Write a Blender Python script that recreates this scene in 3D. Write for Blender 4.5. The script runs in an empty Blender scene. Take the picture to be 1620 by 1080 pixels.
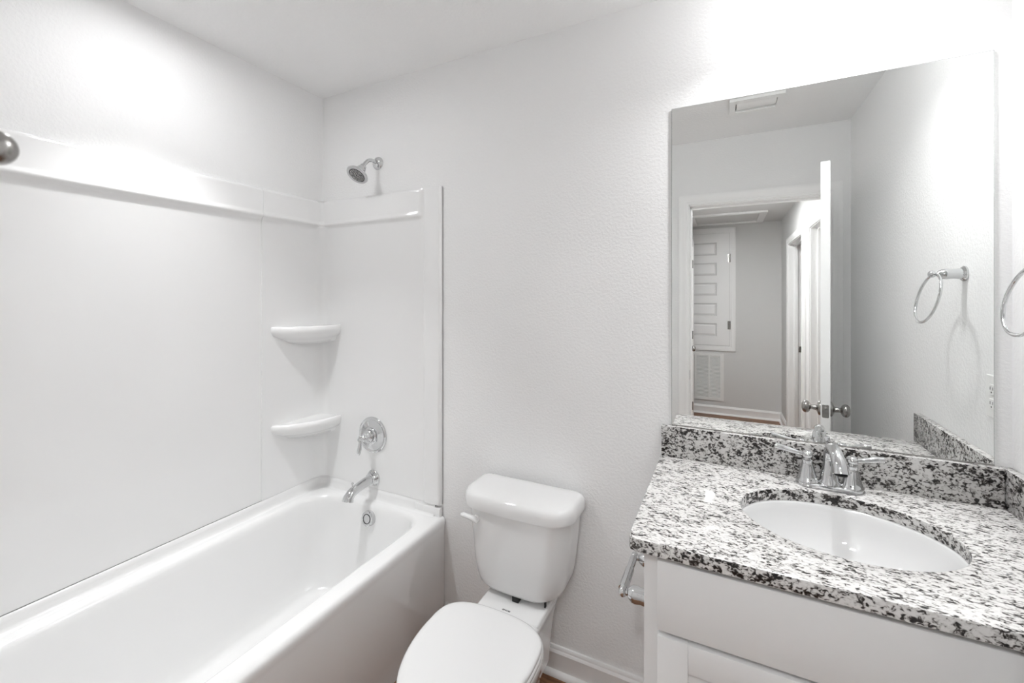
import bpy, bmesh, math
from math import sin, cos, pi, radians as R
from mathutils import Vector, Matrix

SC = bpy.context.scene
COL = SC.collection

# ------------------------------------------------------------------ camera
F_PX, V0, YAW = 673.64, 468.0, 0.4607
cam_d = bpy.data.cameras.new('camera')
cam_d.sensor_width = 36.0
cam_d.lens = F_PX / 1620.0 * 36.0
cam_d.shift_y = (V0 - 540.0) / 1620.0
cam_d.clip_start = 0.01
cam_d.clip_end = 60
cam_d.dof.use_dof = True
cam_d.dof.focus_distance = 1.9
cam_d.dof.aperture_fstop = 8.0
cam = bpy.data.objects.new('camera', cam_d)
cam.location = (1.8426, -1.5263, 1.4286)
cam.rotation_euler = (pi / 2, 0, YAW)
COL.objects.link(cam)
SC.camera = cam

# ------------------------------------------------------------------ world, exposure, light strengths
wd = bpy.data.worlds.new('world')
wd.use_nodes = True
wd.node_tree.nodes['Background'].inputs[0].default_value = (1, 1, 1, 1)
wd.node_tree.nodes['Background'].inputs[1].default_value = 0.05
SC.world = wd
VANITY_POWER, VANITY_WATT = 8.2, 1.25     # frosted globe over the mirror, and its downward light
SHOWER_POWER, SHOWER_WATT = 18.0, 1.05     # lens of the ceiling light over the tub, and its downward light
HALL_POWER, NEAR_POWER = 52.0, 54.0        # lens of the hallway ceiling light, and of an added fill light
vs = SC.view_settings
vs.view_transform = 'Standard'
vs.look = 'None'
vs.exposure = 1.9
vs.gamma = 1.0
vs.use_curve_mapping = False
cy = SC.cycles
cy.use_denoising = True
cy.max_bounces = 16
cy.diffuse_bounces = 12
cy.glossy_bounces = 8
cy.sample_clamp_indirect = 6.0
cy.blur_glossy = 0.3

# room numbers (metres)
W, CH = 2.497, 2.44         # width, ceiling height
YD, YH = -1.535, -1.65      # room face and hallway face of the door wall
DX0, DX1, DH = 1.637, 2.397, 2.03   # bathroom door opening
HX0, HX1, HY, HCH = 1.525, 2.437, -4.2, 2.288   # hallway


# ------------------------------------------------------------------ materials
def mat(name, col, rough=0.5, metal=0.0, spec=0.5, bump=None, coat=0.0, emit=None, tint=None):
    m = bpy.data.materials.new(name)
    m.use_nodes = True
    nt = m.node_tree
    b = nt.nodes['Principled BSDF']
    b.inputs['Base Color'].default_value = (*col, 1)
    b.inputs['Roughness'].default_value = rough
    b.inputs['Metallic'].default_value = metal
    b.inputs['Specular IOR Level'].default_value = spec
    b.inputs['Coat Weight'].default_value = coat
    b.inputs['Coat Roughness'].default_value = 0.04
    if emit:
        b.inputs['Emission Color'].default_value = (*emit[0], 1)
        b.inputs['Emission Strength'].default_value = emit[1]
    tc = nt.nodes.new('ShaderNodeTexCoord')
    if bump:
        scale, strength, dist = bump
        n = nt.nodes.new('ShaderNodeTexNoise')
        n.inputs['Scale'].default_value = scale
        n.inputs['Detail'].default_value = 3
        n.inputs['Roughness'].default_value = 0.55
        rp = nt.nodes.new('ShaderNodeValToRGB')
        rp.color_ramp.elements[0].position = 0.38
        rp.color_ramp.elements[1].position = 0.66
        bp = nt.nodes.new('ShaderNodeBump')
        bp.inputs['Strength'].default_value = strength
        bp.inputs['Distance'].default_value = dist
        nt.links.new(tc.outputs['Object'], n.inputs['Vector'])
        nt.links.new(n.outputs['Fac'], rp.inputs['Fac'])
        nt.links.new(rp.outputs['Color'], bp.inputs['Height'])
        nt.links.new(bp.outputs['Normal'], b.inputs['Normal'])
    if tint:            # faint surface variation of roughness
        n = nt.nodes.new('ShaderNodeTexNoise')
        n.inputs['Scale'].default_value = tint
        mr = nt.nodes.new('ShaderNodeMapRange')
        mr.inputs['To Min'].default_value = max(0.0, rough - 0.03)
        mr.inputs['To Max'].default_value = rough + 0.03
        nt.links.new(tc.outputs['Object'], n.inputs['Vector'])
        nt.links.new(n.outputs['Fac'], mr.inputs['Value'])
        nt.links.new(mr.outputs['Result'], b.inputs['Roughness'])
    return m


def granite(name, scale, stretch, rot, cluster, dark, white):
    m = bpy.data.materials.new(name)
    m.use_nodes = True
    nt = m.node_tree
    L = nt.links.new
    b = nt.nodes['Principled BSDF']
    b.inputs['Roughness'].default_value = 0.12
    b.inputs['Specular IOR Level'].default_value = 0.5
    tc = nt.nodes.new('ShaderNodeTexCoord')
    mp = nt.nodes.new('ShaderNodeMapping')
    mp.inputs['Rotation'].default_value = rot
    mp.inputs['Scale'].default_value = stretch
    L(tc.outputs['Object'], mp.inputs['Vector'])

    def noise(sc, det, ro, dis=0.0):
        n = nt.nodes.new('ShaderNodeTexNoise')
        n.inputs['Scale'].default_value = sc
        n.inputs['Detail'].default_value = det
        n.inputs['Roughness'].default_value = ro
        n.inputs['Distortion'].default_value = dis
        L(mp.outputs['Vector'], n.inputs['Vector'])
        return n.outputs['Fac']

    def math_(op, a, c):
        n = nt.nodes.new('ShaderNodeMath')
        n.operation = op
        for i, v in enumerate((a, c)):
            if isinstance(v, (int, float)):
                n.inputs[i].default_value = v
            else:
                L(v, n.inputs[i])
        return n.outputs[0]
    fine = noise(scale, 3, 0.5, 0.8)
    big = noise(scale * 0.2, 3, 0.55, 0.3)
    v = math_('ADD', fine, math_('MULTIPLY', math_('SUBTRACT', big, 0.5), cluster))
    v = math_('ADD', v, -dark)
    rp = nt.nodes.new('ShaderNodeValToRGB')
    cr = rp.color_ramp
    cr.elements[0].position, cr.elements[0].color = 0.30, (0.012, 0.011, 0.011, 1)
    cr.elements[1].position, cr.elements[1].color = 0.60, (white, white * 0.985, white * 0.965, 1)
    for p, c in ((0.365, (0.04, 0.036, 0.034)), (0.415, (0.20 * white, 0.185 * white, 0.175 * white)), (0.45, (0.62 * white, 0.595 * white, 0.575 * white)), (0.50, (0.86 * white, 0.845 * white, 0.825 * white))):
        e = cr.elements.new(p)
        e.color = (*c, 1)
    L(v, rp.inputs['Fac'])
    L(rp.outputs['Color'], b.inputs['Base Color'])
    return m


def wood(name):
    m = bpy.data.materials.new(name)
    m.use_nodes = True
    nt = m.node_tree
    L = nt.links.new
    b = nt.nodes['Principled BSDF']
    b.inputs['Roughness'].default_value = 0.4
    tc = nt.nodes.new('ShaderNodeTexCoord')
    mp = nt.nodes.new('ShaderNodeMapping')
    mp.inputs['Scale'].default_value = (1.0, 9.0, 1.0)
    L(tc.outputs['Object'], mp.inputs['Vector'])
    n = nt.nodes.new('ShaderNodeTexNoise')
    n.inputs['Scale'].default_value = 7
    n.inputs['Detail'].default_value = 6
    n.inputs['Distortion'].default_value = 1.2
    L(mp.outputs['Vector'], n.inputs['Vector'])
    rp = nt.nodes.new('ShaderNodeValToRGB')
    rp.color_ramp.elements[0].position, rp.color_ramp.elements[0].color = 0.3, (0.12, 0.05, 0.022, 1)
    rp.color_ramp.elements[1].position, rp.color_ramp.elements[1].color = 0.7, (0.33, 0.16, 0.075, 1)
    L(n.outputs['Fac'], rp.inputs['Fac'])
    br = nt.nodes.new('ShaderNodeTexBrick')
    br.inputs['Scale'].default_value = 1.0
    br.inputs['Brick Width'].default_value = 1.2
    br.inputs['Row Height'].default_value = 0.15
    br.inputs['Mortar Size'].default_value = 0.002
    br.inputs['Color1'].default_value = (0.85, 0.85, 0.85, 1)
    br.inputs['Color2'].default_value = (1.1, 1.1, 1.1, 1)
    br.inputs['Mortar'].default_value = (0.25, 0.25, 0.25, 1)
    L(tc.outputs['Object'], br.inputs['Vector'])
    mx = nt.nodes.new('ShaderNodeMix')
    mx.data_type = 'RGBA'
    mx.blend_type = 'MULTIPLY'
    mx.inputs['Factor'].default_value = 1.0
    L(rp.outputs['Color'], mx.inputs['A'])
    L(br.outputs['Color'], mx.inputs['B'])
    L(mx.outputs['Result'], b.inputs['Base Color'])
    return m


PAINT = (0.84, 0.84, 0.839)
M = dict(
    wall=mat('wall_paint', PAINT, 0.65, spec=0.3, bump=(110, 0.20, 0.003)),
    ceil=mat('ceiling_paint', (0.85, 0.85, 0.849), 0.8, spec=0.2, bump=(80, 0.26, 0.003)),
    trim=mat('trim_paint', (0.89, 0.889, 0.886), 0.35, tint=20),
    cab=mat('cabinet_paint', (0.69, 0.69, 0.687), 0.4, tint=20),
    acryl=mat('white_acrylic', (0.83, 0.83, 0.828), 0.16, tint=3, coat=0.25),
    china=mat('white_china', (0.785, 0.785, 0.783), 0.07, tint=6, coat=0.4),
    seat=mat('white_seat_plastic', (0.785, 0.785, 0.783), 0.22, tint=8),
    chrome=mat('polished_chrome', (0.67, 0.675, 0.68), 0.045, 1.0, tint=8),
    nickel=mat('brushed_nickel', (0.40, 0.39, 0.375), 0.25, 1.0, tint=60),
    mirror=mat('mirror_silver', (0.89, 0.90, 0.89), 0.0, 1.0),
    glassedge=mat('mirror_edge', (0.45, 0.47, 0.46), 0.2, 0.6, tint=40),
    dark=mat('dark_rubber', (0.012, 0.012, 0.012), 0.6, tint=30),
    spray=mat('grey_spray_face', (0.10, 0.10, 0.10), 0.5, tint=80),
    plastic=mat('white_plastic', (0.84, 0.84, 0.83), 0.35, tint=30),
    slot=mat('dark_slot', (0.03, 0.03, 0.03), 0.7, tint=30),
    duct=mat('vent_shadow', (0.25, 0.25, 0.245), 0.7, tint=30),  # grey that stands in for the shade behind the vent louvers
    mark=mat('grey_print', (0.16, 0.16, 0.16), 0.6, tint=30),
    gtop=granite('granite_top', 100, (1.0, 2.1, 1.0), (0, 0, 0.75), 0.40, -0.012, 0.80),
    gside=granite('granite_side', 110, (1.0, 1.0, 1.25), (0.3, 0.2, 0.4), 0.55, 0.03, 0.62),  # side grain; white base darkened to stand in for shade on upright faces
    wood=wood('wood_plank_floor'),
    globe=mat('frosted_globe', (0.9, 0.9, 0.9), 0.4, emit=((0.98, 0.99, 1.0), VANITY_POWER), tint=20),
    lens=mat('lit_lens', (0.9, 0.9, 0.9), 0.4, emit=((0.98, 0.99, 1.0), SHOWER_POWER), tint=20),
    hlens=mat('hall_lens', (0.9, 0.9, 0.9), 0.4, emit=((0.98, 0.99, 1.0), HALL_POWER), tint=20),
    nlens=mat('door_side_lens', (0.9, 0.9, 0.9), 0.4, emit=((0.98, 0.99, 1.0), NEAR_POWER), tint=20),
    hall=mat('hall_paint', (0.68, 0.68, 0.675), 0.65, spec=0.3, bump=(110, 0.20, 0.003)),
)


# ------------------------------------------------------------------ mesh helpers
def obj(name, bm, m, parent=None, kind=None, angle=35, smooth=True):
    me = bpy.data.meshes.new(name)
    bmesh.ops.recalc_face_normals(bm, faces=bm.faces[:])
    bm.to_mesh(me)
    bm.free()
    for mm in (m if isinstance(m, (list, tuple)) else [m]):
        me.materials.append(mm)
    if smooth:
        for p in me.polygons:
            p.use_smooth = True
        me.set_sharp_from_angle(angle=R(angle))
    o = bpy.data.objects.new(name, me)
    COL.objects.link(o)
    if parent is not None:
        o.parent = parent
        o.matrix_parent_inverse = parent.matrix_world.inverted()
    if kind:
        o['kind'] = kind
    return o


def thing(name, label, cat, loc=(0, 0, 0), group=None):
    o = bpy.data.objects.new(name, None)
    o.empty_display_size = 0.05
    o.location = loc
    COL.objects.link(o)
    o['label'] = label
    o['category'] = cat
    if group:
        o['group'] = group
    o.matrix_world = Matrix.Translation(loc)
    return o


def tag(o, label, cat, group=None, kind=None):
    o['label'] = label
    o['category'] = cat
    if group:
        o['group'] = group
    if kind:
        o['kind'] = kind
    return o


def B():
    return bmesh.new()


def downlight(loc, r, watt, spread, par):
    d = bpy.data.lights.new('lamp_light', 'AREA')
    d.shape = 'DISK'
    d.size = 2 * r
    d.energy = watt
    d.spread = R(spread)
    d.color = (0.98, 0.99, 1.0)
    o = bpy.data.objects.new('lamp_light', d)
    COL.objects.link(o)
    o.location = loc
    o.parent = par
    o.matrix_parent_inverse = par.matrix_world.inverted()
    return o


def box(bm, x0, x1, y0, y1, z0, z1, bev=0.0, seg=2, mi=0):
    vs_ = [bm.verts.new((x, y, z)) for x in (x0, x1) for y in (y0, y1) for z in (z0, z1)]
    idx = ((0, 1, 3, 2), (4, 6, 7, 5), (0, 4, 5, 1), (2, 3, 7, 6), (0, 2, 6, 4), (1, 5, 7, 3))
    fs = [bm.faces.new([vs_[i] for i in q]) for q in idx]
    for f in fs:
        f.material_index = mi
    if bev > 0:
        es = list({e for f in fs for e in f.edges})
        r = bmesh.ops.bevel(bm, geom=es, offset=bev, segments=seg, profile=0.5, affect='EDGES')
        for f in r['faces']:
            f.material_index = mi
    return bm


def loft(bm, rings, closed=True, cap0=True, cap1=True, mi=0):
    vr = [[bm.verts.new(p) for p in r] for r in rings]
    n = len(rings[0])
    for a, b_ in zip(vr, vr[1:]):
        for i in range(n if closed else n - 1):
            j = (i + 1) % n
            try:
                bm.faces.new((a[i], a[j], b_[j], b_[i])).material_index = mi
            except ValueError:
                pass
    if cap0 and closed:
        bm.faces.new(vr[0]).material_index = mi
    if cap1 and closed:
        bm.faces.new(vr[-1]).material_index = mi
    return vr


def frame_of(axis):
    a = Vector(axis).normalized()
    t = Vector((0, 0, 1)) if abs(a.z) < 0.9 else Vector((1, 0, 0))
    u = a.cross(t).normalized()
    return a, u, a.cross(u).normalized()


def lathe(bm, prof, c, axis=(0, 0, 1), n=32, cap0=True, cap1=True, sx=1.0, mi=0):
    """prof: (radius, distance along axis) pairs."""
    a, u, v = frame_of(axis)
    c = Vector(c)
    rings = [[c + a * h + (u * cos(2 * pi * i / n) * sx + v * sin(2 * pi * i / n)) * max(r, 1e-5) for i in range(n)] for r, h in prof]
    return loft(bm, rings, True, cap0, cap1, mi)


def ball(bm, c, r, axis=(0, 0, 1), n=20, k=1.0):
    prof = [(r * sin(pi * i / 12), -r * k * cos(pi * i / 12)) for i in range(13)]
    return lathe(bm, prof, c, axis, n)


def catmull(pts, sub=8):
    P = [Vector(p) for p in pts]
    P = [P[0] * 2 - P[1]] + P + [P[-1] * 2 - P[-2]]
    out = []
    for i in range(1, len(P) - 2):
        for s in range(sub):
            t = s / sub
            a, b_, c, d = P[i - 1], P[i], P[i + 1], P[i + 2]
            out.append(0.5 * ((2 * b_) + (c - a) * t + (2 * a - 5 * b_ + 4 * c - d) * t * t + (3 * b_ - a - 3 * c + d) * t ** 3))
    out.append(P[-2])
    return out


def tube(bm, pts, rad, n=16, cap=True, closed=False, flat=1.0):
    P = [Vector(p) for p in pts]
    m_ = len(P)
    rr = rad if isinstance(rad, (list, tuple)) else [rad] * m_
    if len(rr) != m_:
        k = len(rr) - 1
        rr = [rr[min(k - 1, int(i / (m_ - 1) * k))] * (1 - (i / (m_ - 1) * k - min(k - 1, int(i / (m_ - 1) * k)))) +
              rr[min(k - 1, int(i / (m_ - 1) * k)) + 1] * (i / (m_ - 1) * k - min(k - 1, int(i / (m_ - 1) * k))) for i in range(m_)]
    rings = []
    pu = None
    for i in range(m_):
        if closed:
            t = (P[(i + 1) % m_] - P[i - 1]).normalized()
        else:
            t = (P[min(i + 1, m_ - 1)] - P[max(i - 1, 0)]).normalized()
        if pu is None:
            _, u, _v = frame_of(t)
        else:
            u = (pu - t * pu.dot(t)).normalized()
        pu = u
        v = t.cross(u).normalized()
        rings.append([P[i] + (u * cos(2 * pi * k / n) + v * sin(2 * pi * k / n) * flat) * rr[i] for k in range(n)])
    if closed:
        rings.append(rings[0])
        vr = [[bm.verts.new(p) for p in r] for r in rings[:-1]]
        for i in range(m_):
            a, b_ = vr[i], vr[(i + 1) % m_]
            for k in range(n):
                bm.faces.new((a[k], a[(k + 1) % n], b_[(k + 1) % n], b_[k]))
    else:
        loft(bm, rings, True, cap, cap)
    return bm


def rrect(x0, x1, y0, y1, r, z, k=8, m_=6):
    """rounded rectangle loop; r one radius or four (x1y1, x0y1, x0y0, x1y0); same vertex count for any radius."""
    r4 = r if isinstance(r, (list, tuple)) else [r] * 4
    cs = ((x1, y1, 0, -1, -1), (x0, y1, 90, 1, -1), (x0, y0, 180, 1, 1), (x1, y0, 270, -1, 1))
    out = []
    arcs = []
    for (cx, cy_, a0, sx, sy), r_ in zip(cs, r4):
        arcs.append([(cx + sx * r_ + r_ * cos(R(a0 + 90 * i / k)), cy_ + sy * r_ + r_ * sin(R(a0 + 90 * i / k))) for i in range(k + 1)])
    for q in range(4):
        out += arcs[q]
        a, b_ = arcs[q][-1], arcs[(q + 1) % 4][0]
        for i in range(1, m_):
            t = i / m_
            out.append((a[0] + (b_[0] - a[0]) * t, a[1] + (b_[1] - a[1]) * t))
    return [(x, y, z) for x, y in out]


def prism(bm, prof, path_a, path_b, U, V, mi=0):
    """straight extrusion of a 2-D profile (u, v) from path_a to path_b with axes U, V."""
    U, V = Vector(U), Vector(V)
    rings = [[Vector(p) + U * a + V * b_ for a, b_ in prof] for p in (path_a, path_b)]
    return loft(bm, rings, True, True, True, mi)


def slab_with_holes(bm, a0, a1, c0, c1, holes, place):
    """grid-cut slab; place(a, c, side) -> point; holes are (a0, a1, c0, c1)."""
    As = sorted({a0, a1, *[h[0] for h in holes], *[h[1] for h in holes]})
    Cs = sorted({c0, c1, *[h[2] for h in holes], *[h[3] for h in holes]})
    As = [a for a in As if a0 <= a <= a1]
    Cs = [c for c in Cs if c0 <= c <= c1]
    solid = {}
    for i in range(len(As) - 1):
        for j in range(len(Cs) - 1):
            ma, mc = (As[i] + As[i + 1]) / 2, (Cs[j] + Cs[j + 1]) / 2
            solid[i, j] = not any(h[0] < ma < h[1] and h[2] < mc < h[3] for h in holes)
    V_ = {}

    def v(i, j, s):
        if (i, j, s) not in V_:
            V_[i, j, s] = bm.verts.new(place(As[i], Cs[j], s))
        return V_[i, j, s]
    for (i, j), ok in solid.items():
        if not ok:
            continue
        for s in (0, 1):
            bm.faces.new((v(i, j, s), v(i + 1, j, s), v(i + 1, j + 1, s), v(i, j + 1, s)))
        for di, dj, p, q in ((-1, 0, (i, j), (i, j + 1)), (1, 0, (i + 1, j), (i + 1, j + 1)), (0, -1, (i, j), (i + 1, j)), (0, 1, (i, j + 1), (i + 1, j + 1))):
            if not solid.get((i + di, j + dj), False):
                bm.faces.new((v(*p, 0), v(*q, 0), v(*q, 1), v(*p, 1)))
    return bm


CASING = ((0.000, 0.0), (0.000, 0.011), (0.006, 0.013), (0.012, 0.0125), (0.016, 0.0155), (0.034, 0.0155), (0.040, 0.018), (0.046, 0.0185), (0.056, 0.0185), (0.062, 0.016), (0.063, 0.0))
BASE = ((0.0, 0.0), (0.013, 0.0), (0.013, 0.078), (0.0145, 0.082), (0.0125, 0.088), (0.0095, 0.092), (0.0095, 0.098), (0.006, 0.104), (0.0, 0.104))
SHOE = ((0.0, 0.0), (0.028, 0.0), (0.0275, 0.006), (0.0245, 0.013), (0.019, 0.018), (0.013, 0.0195), (0.0, 0.0195))


def casing(bm, a0, a1, z0, z1, place, bottom=False, w=1.0):
    """mitred door casing round the opening a0..a1, z0..z1; place(a, z, t) -> point."""
    rings = []
    for o_, t in CASING:
        o_ *= w
        ring = [(a0 - o_, z0 - (o_ if bottom else 0)), (a0 - o_, z1 + o_), (a1 + o_, z1 + o_), (a1 + o_, z0 - (o_ if bottom else 0))]
        rings.append([place(a, z, t) for a, z in ring])
    vr = [[bm.verts.new(p) for p in r] for r in rings]
    n = len(vr)
    for i in range(n):
        a, b_ = vr[i], vr[(i + 1) % n]
        for k in range(4 if bottom else 3):
            bm.faces.new((a[k], a[(k + 1) % 4], b_[(k + 1) % 4], b_[k]))
    if not bottom:
        bm.faces.new([r[0] for r in vr])
        bm.faces.new([r[3] for r in vr])
    return bm


def panel_leaf(bm, w, h, t, place, stile=0.11, rails=None, n=5, top=0.11, bot=0.19, gap=0.085, depth=0.011):
    """panelled door leaf; place(a, z, d) with d = 0 on one face and t on the other."""
    zs = [0.0, bot]
    ph = (h - top - bot - gap * (n - 1)) / n
    z = bot
    pan = []
    for i in range(n):
        pan.append((z, z + ph))
        zs += [z + ph]
        z += ph + gap
        if i < n - 1:
            zs += [z]
    zs.append(h)
    xs = [0.0, stile, w - stile, w]
    for side in (0, 1):
        d0 = 0.0 if side == 0 else t
        sg = 1 if side == 0 else -1
        g = {}
        for i, x in enumerate(xs):
            for j, zz in enumerate(zs):
                g[i, j] = bm.verts.new(place(x, zz, d0))
        for i in range(3):
            for j in range(len(zs) - 1):
                q = [g[i, j], g[i + 1, j], g[i + 1, j + 1], g[i, j + 1]]
                if i == 1 and any(abs(zs[j] - a) < 1e-6 for a, b_ in pan):
                    prev = q
                    for ins, dd in ((0.004, depth), (0.016, depth), (0.030, depth * 0.35)):
                        c_ = [(xs[1] + ins, zs[j] + ins), (xs[2] - ins, zs[j] + ins), (xs[2] - ins, zs[j + 1] - ins), (xs[1] + ins, zs[j + 1] - ins)]
                        cur = [bm.verts.new(place(a, b_, d0 + sg * dd)) for a, b_ in c_]
                        for k in range(4):
                            bm.faces.new((prev[k], prev[(k + 1) % 4], cur[(k + 1) % 4], cur[k]))
                        prev = cur
                    bm.faces.new(prev)
                else:
                    bm.faces.new(q)
    e = [(0, 0), (w, 0), (w, h), (0, h)]
    for k in range(4):
        a, b_ = e[k], e[(k + 1) % 4]
        bm.faces.new([bm.verts.new(place(*p)) for p in ((*a, 0), (*b_, 0), (*b_, t), (*a, t))])
    bmesh.ops.remove_doubles(bm, verts=bm.verts[:], dist=1e-5)
    return bm


# ================================================================== THE SETTING
b = B()
box(b, -0.12, W + 0.9, YD - 0.06, 0.12, -0.06, 0)
floor = obj('floor', b, M['wood'], kind='structure', smooth=False)
b = B()
box(b, 0.4, W + 0.9, HY - 0.12, YD - 0.06, -0.06, 0)
obj('floor_hallway', b, M['wood'], kind='structure', smooth=False)
b = B()
box(b, -0.12, W + 0.12, YH + 0.0, 0.12, CH, CH + 0.06)
obj('ceiling', b, M['ceil'], kind='structure', smooth=False)
b = B()
box(b, -0.12, W + 0.12, 0.0, 0.12, -0.06, CH)
obj('wall_back', b, M['wall'], kind='structure', smooth=False)
b = B()
box(b, -0.12, 0.0, YH, 0.0, -0.06, CH)
obj('wall_left', b, M['wall'], kind='structure', smooth=False)
b = B()
box(b, W, W + 0.12, YD, 0.0, -0.06, CH)
obj('wall_right', b, M['wall'], kind='structure', smooth=False)
b = B()
slab_with_holes(b, 0.0, W + 0.9, 0.0, CH, [(DX0, DX1, -1, DH)], lambda a, c, s: (a, (YD, YH)[s], c))
obj('wall_front', b, M['wall'], kind='structure', smooth=False)

# baseboard behind the toilet and between tub and vanity
b = B()
prism(b, BASE, (0.768, 0, 0), (1.68, 0, 0), (0, -1, 0), (0, 0, 1))
prism(b, SHOE, (0.768, 0, 0), (1.68, 0, 0), (0, -1, 0), (0, 0, 1))
obj('baseboard_back', b, M['trim'], kind='structure')
b = B()
prism(b, BASE, (0.79, YD, 0), (DX0 - 0.063, YD, 0), (0, 1, 0), (0, 0, 1))
obj('baseboard_front', b, M['trim'], kind='structure')
b = B()
prism(b, BASE, (W, YD, 0), (W, -0.55, 0), (-1, 0, 0), (0, 0, 1))
obj('baseboard_right', b, M['trim'], kind='structure')

# bathroom door frame: casings both sides and jamb lining with stop
b = B()
casing(b, DX0 + 0.001, DX1 - 0.001, 0, DH - 0.001, lambda a, z, t: (a, YD + t, z))
casing(b, DX0 + 0.001, DX1 - 0.001, 0, DH - 0.001, lambda a, z, t: (a, YH - t, z))
for x0, x1 in ((DX0 - 0.002, DX0 + 0.006), (DX1 - 0.006, DX1 + 0.002)):
    box(b, x0, x1, YH - 0.001, YD + 0.001, 0, DH)
box(b, DX0, DX1, YH - 0.001, YD + 0.001, DH - 0.008, DH + 0.002)
box(b, DX0 + 0.006, DX0 + 0.017, YH + 0.03, YH + 0.066, 0, DH - 0.008, 0.002)
box(b, DX1 - 0.017, DX1 - 0.006, YH + 0.03, YH + 0.066, 0, DH - 0.008, 0.002)
box(b, DX0 + 0.006, DX1 - 0.006, YH + 0.03, YH + 0.066, DH - 0.02, DH - 0.008, 0.002)
tr1 = obj('trim_1', b, M['trim'], kind='structure')
b = B()
box(b, DX0 + 0.006, DX0 + 0.0075, YD - 0.036, YD - 0.008, 0.875, 0.935, 0.0005)
obj('strike_plate', b, M['nickel'], tr1)


def door_knob(parent, loc, axis, name='door_knob'):
    b = B()
    lathe(b, ((0.0, 0), (0.033, 0), (0.0335, 0.004), (0.030, 0.009), (0.018, 0.013), (0.0115, 0.017), (0.0105, 0.034), (0.0125, 0.038),
              (0.020, 0.041), (0.0265, 0.047), (0.0285, 0.055), (0.027, 0.063), (0.020, 0.069), (0.010, 0.072), (0.0, 0.0725)), loc, axis, 32)
    return obj(name, b, M['nickel'], parent, angle=50)


# the open bathroom door
ang = R(80.5)
hinge = Vector((DX1 - 0.008, YD + 0.004, 0))
dv = Vector((-cos(ang), sin(ang), 0))        # from the hinge to the leading edge
dn = Vector((-sin(ang), -cos(ang), 0))        # normal on the side that faces the tub
door = bpy.data.objects.new('door_1', None)
COL.objects.link(door)
door['kind'] = 'structure'
door['label'] = 'open white panelled bathroom door with round brushed nickel knobs'
door['category'] = 'door'
b = B()
panel_leaf(b, 0.752, 2.013, 0.035, lambda a, z, d: hinge + dv * a + dn * d + Vector((0, 0, 0.012 + z)))
obj('door_leaf', b, M['trim'], door, angle=20)
kc = hinge + dv * 0.692 + Vector((0, 0, 0.918))
door_knob(door, kc + dn * 0.035, dn)
door_knob(door, kc, -dn)
b = B()
pc = hinge + dv * 0.752 + dn * 0.0175 + Vector((0, 0, 0.918))
rings = []
for e_, o_ in ((0.0, 0.0), (0.0, 0.0012), (0.002, 0.0018)):
    lp = rrect(-0.0125 + e_, 0.0125 - e_, -0.029 + e_, 0.029 - e_, 0.005, 0)
    rings.append([pc + dn * x + Vector((0, 0, y)) + dv * o_ for x, y, _ in lp])
loft(b, rings)
lp = obj('latch_plate', b, M['nickel'], door)
b = B()
prism(b, ((-0.006, -0.008), (0.006, -0.008), (0.006, 0.008), (-0.006, 0.008)), pc + dv * 0.0015, pc + dv * 0.009, dn, (0, 0, 1))
obj('latch_bolt', b, M['nickel'], lp)
for hz in (0.22, 1.02, 1.80):
    b = B()
    lathe(b, ((0.0, 0), (0.006, 0), (0.006, 0.09), (0.0, 0.09)), hinge + Vector((0.0, 0.009, hz)), (0, 0, 1), 12)
    obj('hinge', b, M['nickel'], door)

# ------------------------------------------------------------------ hallway seen through the mirror
b = B()
box(b, 0.4, W + 0.9, HY - 0.12, YH, HCH, HCH + 0.06)
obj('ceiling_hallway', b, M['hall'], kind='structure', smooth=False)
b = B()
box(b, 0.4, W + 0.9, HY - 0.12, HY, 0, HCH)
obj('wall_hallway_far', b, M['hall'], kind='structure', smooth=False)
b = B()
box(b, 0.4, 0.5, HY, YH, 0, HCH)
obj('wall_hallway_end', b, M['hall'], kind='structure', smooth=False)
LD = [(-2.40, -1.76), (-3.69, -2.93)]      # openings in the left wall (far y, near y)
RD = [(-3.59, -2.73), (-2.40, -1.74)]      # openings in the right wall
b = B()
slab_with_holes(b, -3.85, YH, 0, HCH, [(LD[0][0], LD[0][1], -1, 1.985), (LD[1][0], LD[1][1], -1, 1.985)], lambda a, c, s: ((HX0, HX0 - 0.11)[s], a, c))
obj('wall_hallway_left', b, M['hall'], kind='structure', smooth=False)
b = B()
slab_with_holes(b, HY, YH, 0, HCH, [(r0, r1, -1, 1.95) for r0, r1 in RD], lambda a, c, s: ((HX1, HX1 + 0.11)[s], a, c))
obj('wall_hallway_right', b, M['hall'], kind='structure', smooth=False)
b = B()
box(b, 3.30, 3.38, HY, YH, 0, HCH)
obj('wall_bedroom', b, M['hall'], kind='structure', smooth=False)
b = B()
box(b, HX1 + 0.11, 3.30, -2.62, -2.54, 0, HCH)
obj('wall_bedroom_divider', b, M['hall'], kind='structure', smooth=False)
b = B()
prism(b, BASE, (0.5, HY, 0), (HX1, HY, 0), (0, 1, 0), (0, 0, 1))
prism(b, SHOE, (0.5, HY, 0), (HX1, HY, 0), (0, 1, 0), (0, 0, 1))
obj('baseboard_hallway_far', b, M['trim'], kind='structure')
b = B()
for y0, y1 in ((HY, RD[0][0] - 0.06), (RD[0][1] + 0.06, RD[1][0] - 0.06)):
    prism(b, BASE, (HX1, y0, 0), (HX1, y1, 0), (-1, 0, 0), (0, 0, 1))
    prism(b, SHOE, (HX1, y0, 0), (HX1, y1, 0), (-1, 0, 0), (0, 0, 1))
obj('baseboard_hallway_right', b, M['trim'], kind='structure')


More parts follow.
